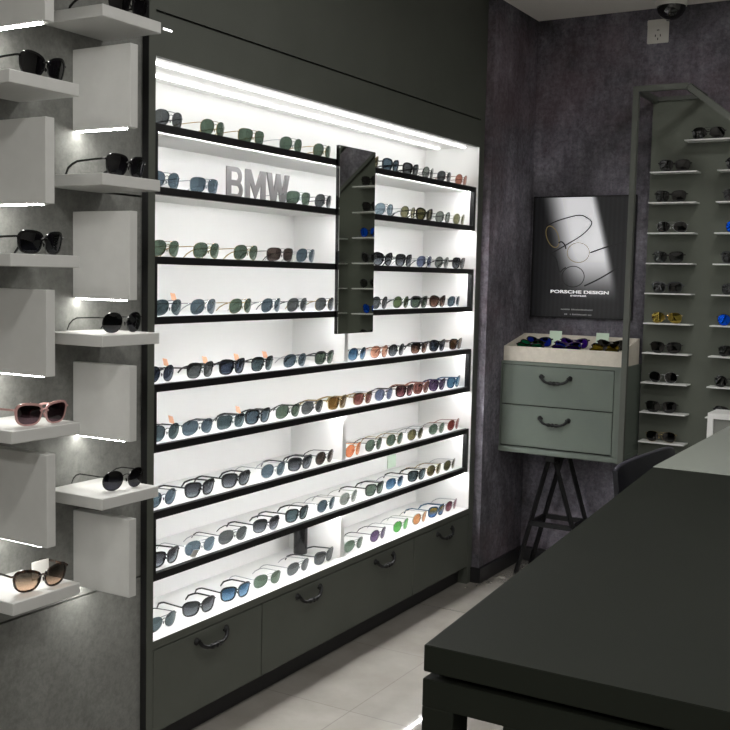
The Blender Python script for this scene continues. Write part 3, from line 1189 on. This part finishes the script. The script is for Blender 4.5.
TRAY = [('cat', 'black', 'green_mirror', 0), ('wayfarer', 'black', 'purple_mirror', 0), ('aviator', 'black', 'yellow_mirror', 0),
        ('wayfarer', 'black', 'green_mirror', 1), ('cat', 'purple', 'blue_flash', 1), ('wayfarer', 'black', 'yellow_mirror', 1),
        ('wayfarer', 'navy', 'blue_flash', 2), ('cat', 'purple', 'purple_mirror', 2), ('cat', 'black', 'dark', 2)]
for i, (st, fr_, le, row) in enumerate(TRAY):
    c = i % 3
    x = (-1.957, -1.767, -1.575)[c] + (.008, -.006, .004)[row]
    y = (4.922, 4.990, 5.058)[row]
    sunglasses(st, fr_, le, (x, y, bed(y) + .0015), math.radians((-6, 3, 5)[c] + (3, -4, 2)[row]),
               f"{words(st, fr_, le)}, {('left', 'middle', 'right')[c]} of the {('front', 'middle', 'rear')[row]} row in the cream tray",
               'sunglasses in the cream tray', folded=True, pitch=math.radians(11))
for x, lb in ((-1.890, 'left'), (-1.642, 'right')):
    s = thing('card_stand', f'small pale standing card at the back of the cream tray, {lb} one', 'card', (x, 5.125, bed(5.125)), (math.radians(-8), 0, 0),
              'standing cards in the tray')
    MB().box(-.033, .033, -.0012, .0012, .004, .072, .0005).obj('card', 'pale_green_card', s)
    MB().box(-.033, .033, -.006, .010, 0.0005, .006, .0008).obj('foot', 'white_card', s)

# ------------------------------------------------------------------ open house-shaped display with small shelves
hd = thing('house_display', 'green open display frame with sloping top and small white shelves at right', 'display stand', (-1.1, 5.03, 0))
K = .796
FX0, FXC, FX1 = -1.436, -1.205, -.50
FTOP = 2.385
zr = FTOP - K * (FX1 - FXC)
a_ = .013


def bar(mb, p, q, r, e0=0.0, e1=0.0):
    """square bar between two points, edges parallel to the axes when it runs along x, y or z"""
    p, q = Vector(p), Vector(q)
    d = (q - p).normalized()
    side = Vector((0, 1, 0)) if abs(d.y) < .9 else Vector((1, 0, 0))
    up = d.cross(side).normalized()
    bb = bmesh.new()
    vs = []
    for e in (p - d * e0, q + d * e1):
        vs += [bb.verts.new(e + side * (sx * r) + up * (sz * r)) for sx, sz in ((-1, -1), (1, -1), (1, 1), (-1, 1))]
    for ff in ((0, 1, 2, 3), (7, 6, 5, 4), (0, 4, 5, 1), (1, 5, 6, 2), (2, 6, 7, 3), (3, 7, 4, 0)):
        bb.faces.new([vs[i] for i in ff])
    mb._merge(bb)
    return mb


FY = 4.842
for nm, p, q, e0, e1 in (('post', (FX0, FY, 0), (FX0, FY, FTOP), 0, a_), ('top_bar', (FX0, FY, FTOP), (FXC, FY, FTOP), -a_, a_ * .3),
                         ('sloping_bar', (FXC, FY, FTOP), (FX1, FY, zr), -a_ * .35, 0), ('post', (FX1, FY, 0), (FX1, FY, zr), 0, a_),
                         ('side_bar', (FX0, FY, FTOP), (FX0, 5.172, FTOP), -a_, 0), ('side_bar', (FXC, FY, FTOP), (FXC, 5.172, FTOP), -a_, 0),
                         ('side_bar', (FX1, FY, zr), (FX1, 5.172, zr), -a_, 0)):
    part(bar(MB(), p, q, a_, e0, e1), nm, 'tube_green', hd)
part(MB().prism([(-1.449, .0), (FX1, .0), (FX1, zr + .012), (FXC, FTOP + .012), (-1.449, FTOP + .012)], 'y', 5.172, 5.184), 'panel', 'display_panel_green', hd)
bp = MB()
for xa, xb in ((-1.449, FXC), (FXC, FX1)):
    za = FTOP + .004 if xa < FXC else FTOP + .004
    zb = FTOP + .004 if xb <= FXC else zr + .004
    bar(bp, (xa, 5.166, za), (xb, 5.166, zb), .010)
part(bp, 'panel_edge', 'tube_green', hd)
PZ = [.722 + .1457 * k for k in range(9, -1, -1)]              # ten rows, top to bottom
CX = [(-1.428, -1.205), (-1.112, -.889), (-.796, -.573)]
part(MB().box(-1.270, -1.055, 5.085, 5.172, PZ[0] + .140, PZ[0] + .146, .001), 'shelf', 'white_lacquer', hd, label='topmost small white shelf')
for c in (0, 1, 2):
    for k, z in enumerate(PZ):
        if c == 2 and k < 2:                                   # the sloping top leaves no room
            continue
        part(MB().box(CX[c][0], CX[c][1], 5.085, 5.172, z - .006, z, .001), 'shelf', 'white_lacquer', hd)
sunglasses('aviator', 'black', 'dark', (-1.165, 5.098, PZ[0] + .1462), math.radians(4),
           'black aviator sunglasses with dark lenses on the topmost shelf of the green display', 'sunglasses on the green display', folded=True, scale=1.1)
C1 = [('wayfarer', 'black', 'dark'), ('wayfarer', 'black', 'dark'), ('aviator', 'silver', 'dark'), ('wayfarer', 'black', 'gradient_grey'),
      ('wayfarer', 'gunmetal', 'dark'), ('aviator', 'gold', 'gold_mirror'), ('wayfarer', 'black', 'dark'), ('round', 'silver', 'dark'),
      ('wayfarer', 'black', 'dark'), ('aviator', 'gold', 'dark')]
C2 = [('wayfarer', 'black', 'dark'), ('wayfarer', 'black', 'dark'), ('round', 'navy', 'blue_mirror'), ('cat', 'gunmetal', 'dark'),
      ('aviator', 'gunmetal', 'dark'), ('round', 'black', 'blue_mirror'), ('aviator', 'black', 'dark'), ('round', 'black', 'dark'),
      ('wayfarer', 'black', 'dark'), ('wayfarer', 'black', 'dark')]
C3 = [None] * 2 + [('wayfarer', 'blue_acetate', 'blue_flash'), ('cat', 'black', 'dark'), ('wayfarer', 'black', 'dark'), ('round', 'black', 'dark'), ('aviator', 'gunmetal', 'dark'),
                   ('wayfarer', 'black', 'dark'), ('round', 'silver', 'dark'), ('wayfarer', 'black', 'dark')]
for c, L in ((0, C1), (1, C2), (2, C3)):
    for k, item in enumerate(L):
        if not item:
            continue
        st, fr_, le = item
        rnd = random.Random(c * 50 + k)
        sunglasses(st, fr_, le, ((-1.322, -1.005, -.69)[c] + rnd.uniform(-.008, .008), 5.100, PZ[k] + .0002), math.radians(rnd.uniform(0, 7)),
                   f"{words(st, fr_, le)}, {ORD[k]} row of the green display's {('left', 'middle', 'right')[c]} column",
                   'sunglasses on the green display', folded=True, scale=1.06)

# white framed display box on the floor before the green display
wd = thing('display_plinth', 'white framed display plinth with grey face behind the dark table', 'plinth', (-.92, 4.80, 0))
f = MB()
f.box(-1.025, -1.000, 4.742, 4.76, 0, .93).box(-.825, -.80, 4.742, 4.76, 0, .93)
f.box(-1.000, -.825, 4.742, 4.76, .905, .93).box(-1.000, -.825, 4.742, 4.76, 0, .03)
part(f, 'front_frame', 'white_lacquer', wd)
part(MB().box(-1.025, -.80, 4.76, 4.92, 0, .93, .001), 'body', 'white_lacquer', wd)
part(MB().box(-1.000, -.825, 4.752, 4.760, .03, .905), 'grey_face', 'screen_grey', wd)

# ------------------------------------------------------------------ wall socket and camera
so = thing('wall_socket', 'white wall socket plate high on the plum wall', 'socket', (-1.447, YB, 2.70))
part(MB().box(-1.50, -1.396, YB - .010, YB, 2.664, 2.765, .003, 2), 'plate', 'socket_white', so, True)
b = MB()
for dx, dz, w_, h_ in ((0, .016, .012, .004), (-.012, -.010, .004, .011), (.012, -.010, .004, .011), (0, -.026, .004, .011)):
    b.box(-1.447 + dx - w_ / 2, -1.447 + dx + w_ / 2, YB - .0115, YB - .0095, 2.710 + dz - h_ / 2, 2.710 + dz + h_ / 2)
part(b, 'pin_hole', 'black_recess', so)
part(MB().box(-1.498, -1.408, YB - .022, YB - .010, 2.748, 2.775, .003, 2), 'cable_cover', 'socket_white', so, True)
cm = thing('security_camera', 'white and smoked-black dome security camera on the ceiling', 'security camera', (-1.345, 5.03, HC))
MB().lathe([(0, 0), (.072, 0), (.074, -.006), (.073, -.035), (.068, -.044), (0, -.044)][::-1], 32).obj('base', 'socket_white', cm, True)
MB().lathe([(.066 * math.cos(a), -.044 - .060 * math.sin(a)) for a in [PI / 2 * i / 10 for i in range(11)]][::-1], 32).obj('dome', 'dome_smoke', cm, True)

# ------------------------------------------------------------------ table
TZ = .90
tb = thing('counter_table', 'long dark charcoal counter table in the right foreground', 'table', (-.1, 3.0, 0))
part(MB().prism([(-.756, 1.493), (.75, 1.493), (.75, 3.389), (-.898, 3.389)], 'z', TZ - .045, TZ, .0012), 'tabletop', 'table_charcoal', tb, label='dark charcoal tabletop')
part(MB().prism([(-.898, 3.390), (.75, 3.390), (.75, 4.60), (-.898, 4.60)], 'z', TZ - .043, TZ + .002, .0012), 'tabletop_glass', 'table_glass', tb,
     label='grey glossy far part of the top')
part(MB().prism([(-.728, 1.520), (.73, 1.520), (.73, 4.57), (-.87, 4.57), (-.87, 3.389)], 'z', TZ - .057, TZ - .045), 'shadow_gap', 'black_recess', tb)
part(MB().prism([(-.757, 1.493), (.75, 1.493), (.75, 1.545), (-.757, 1.545)], 'z', TZ - .104, TZ - .057, .001), 'apron', 'table_charcoal', tb)
part(MB().prism([(-.757, 1.546), (-.70, 1.546), (-.84, 4.59), (-.897, 4.59), (-.897, 3.389)], 'z', TZ - .104, TZ - .057, .001), 'apron', 'table_charcoal', tb)
part(MB().box(-.757, -.700, 1.493, 1.550, 0, TZ - .104, .001), 'leg', 'table_charcoal', tb)
part(MB().box(-.897, -.84, 4.535, 4.59, 0, TZ - .104, .001), 'leg', 'table_charcoal', tb)
part(MB().box(.693, .75, 4.535, 4.59, 0, TZ - .104, .001), 'leg', 'table_charcoal', tb)
part(MB().box(-.613, .75, 1.493, 1.95, 0, TZ - .104, .001), 'pedestal', 'table_charcoal', tb)

# ------------------------------------------------------------------ chair behind the table
ch = thing('upholstered_chair', 'dark leather chair with curved back tucked behind the table', 'chair', (-.95, 4.24, 0))
pts = []
bk = bmesh.new()
Yc, Wd = 4.19, .335


def back_point(u, v, off):
    """u across the width, v up the height; the back curves round the sitter"""
    y = Yc + u * Wd
    x = -1.133 + .023 * u + .012 * (abs(u) ** 3) + (v - .5) * -.04 + off
    z = .46 + v * .338 - .012 * abs(u) ** 10
    return (x, y, z)


n_u, n_v = 16, 6
grid = {}
for lay, off in ((0, .028), (1, -.028)):
    for i in range(n_u + 1):
        for j in range(n_v + 1):
            u, v = -1 + 2 * i / n_u, j / n_v
            edge = min(1, .35 + 3.2 * min(1 - abs(u), v, 1 - v))
            grid[lay, i, j] = bk.verts.new(back_point(u, v, off * edge))
for i in range(n_u):
    for j in range(n_v):
        bk.faces.new((grid[0, i, j], grid[0, i + 1, j], grid[0, i + 1, j + 1], grid[0, i, j + 1]))
        bk.faces.new((grid[1, i, j], grid[1, i, j + 1], grid[1, i + 1, j + 1], grid[1, i + 1, j]))
rim = [(i, 0) for i in range(n_u)] + [(n_u, j) for j in range(n_v)] + [(i, n_v) for i in range(n_u, 0, -1)] + [(0, j) for j in range(n_v, 0, -1)]
for a, b in zip(rim, rim[1:] + rim[:1]):
    bk.faces.new((grid[0, a[0], a[1]], grid[1, a[0], a[1]], grid[1, b[0], b[1]], grid[0, b[0], b[1]]))
mb = MB()
mb._merge(bk)
part(mb, 'backrest', 'chair_leather', ch, True)
pp = [back_point(-1 + 2 * i / 20, 1, 0) for i in range(21)]
part(MB().tube([(x, y, z + .002) for x, y, z in pp], .006, 6), 'piping', 'chair_piping', ch, True)
part(MB().box(-1.17, -.68, Yc - .24, Yc + .24, .39, .475, .025, 3), 'seat', 'chair_leather', ch, True)
for x in (-1.14, -.71):
    for y in (Yc - .21, Yc + .21):
        part(MB().tube([(x, y, 0), (x, y, .395)], [.013, .019], 8), 'leg', 'black_metal', ch, True)

# ------------------------------------------------------------------ unseen lamps added to light the room
def area(name, loc, size, power, rot=(0, 0, 0), color=(1, .985, .955), spread=PI):
    l = D.lights.new(name, 'AREA')
    l.shape = 'DISK'
    l.size = size
    l.energy = power
    l.color = color
    l.spread = spread
    o = D.objects.new(name, l)
    o.location = loc
    o.rotation_euler = rot
    COL.objects.link(o)
    return o


for x, y, e in ((-.9, .8, 15), (.6, .8, 12), (-.9, 2.6, 12), (.7, 2.6, 9), (-.7, 4.1, 7.5), (.9, 4.3, 6), (.6, -1.2, 26), (-.9, -1.0, 26)):
    area('unseen_ceiling_fill', (x, y, HC - .01), .22, e)  # out of view, added at assumed spots with powers set for brightness

wld = D.worlds.new('shop')
wld.use_nodes = True
wld.node_tree.nodes['Background'].inputs[0].default_value = (.5, .5, .5, 1)
wld.node_tree.nodes['Background'].inputs[1].default_value = .02
SC.world = wld

# ------------------------------------------------------------------ camera
cd = D.cameras.new('camera')
cd.sensor_width = 36
cd.lens = 1044.264 * 36 / 730
cd.clip_start = .02
co = D.objects.new('camera', cd)
COL.objects.link(co)
r_, u_, f_ = Vector((.86016783, .50953151, .02211191)), Vector((-.06205614, .06152981, .99617424)), Vector((-.50622163, .85824922, -.08454552))
mt = Matrix((r_, u_, -f_)).transposed().to_4x4()
mt.translation = Vector((0, 0, 1.5))
co.matrix_world = mt
SC.camera = co

SC.view_settings.view_transform = 'Standard'
SC.view_settings.look = 'None'
SC.view_settings.gamma = 1
SC.view_settings.exposure = 0.0
SC.view_settings.use_curve_mapping = False
SC.cycles.use_denoising = True
SC.cycles.max_bounces = 8
SC.cycles.transparent_max_bounces = 24
SC.cycles.sample_clamp_indirect = 6
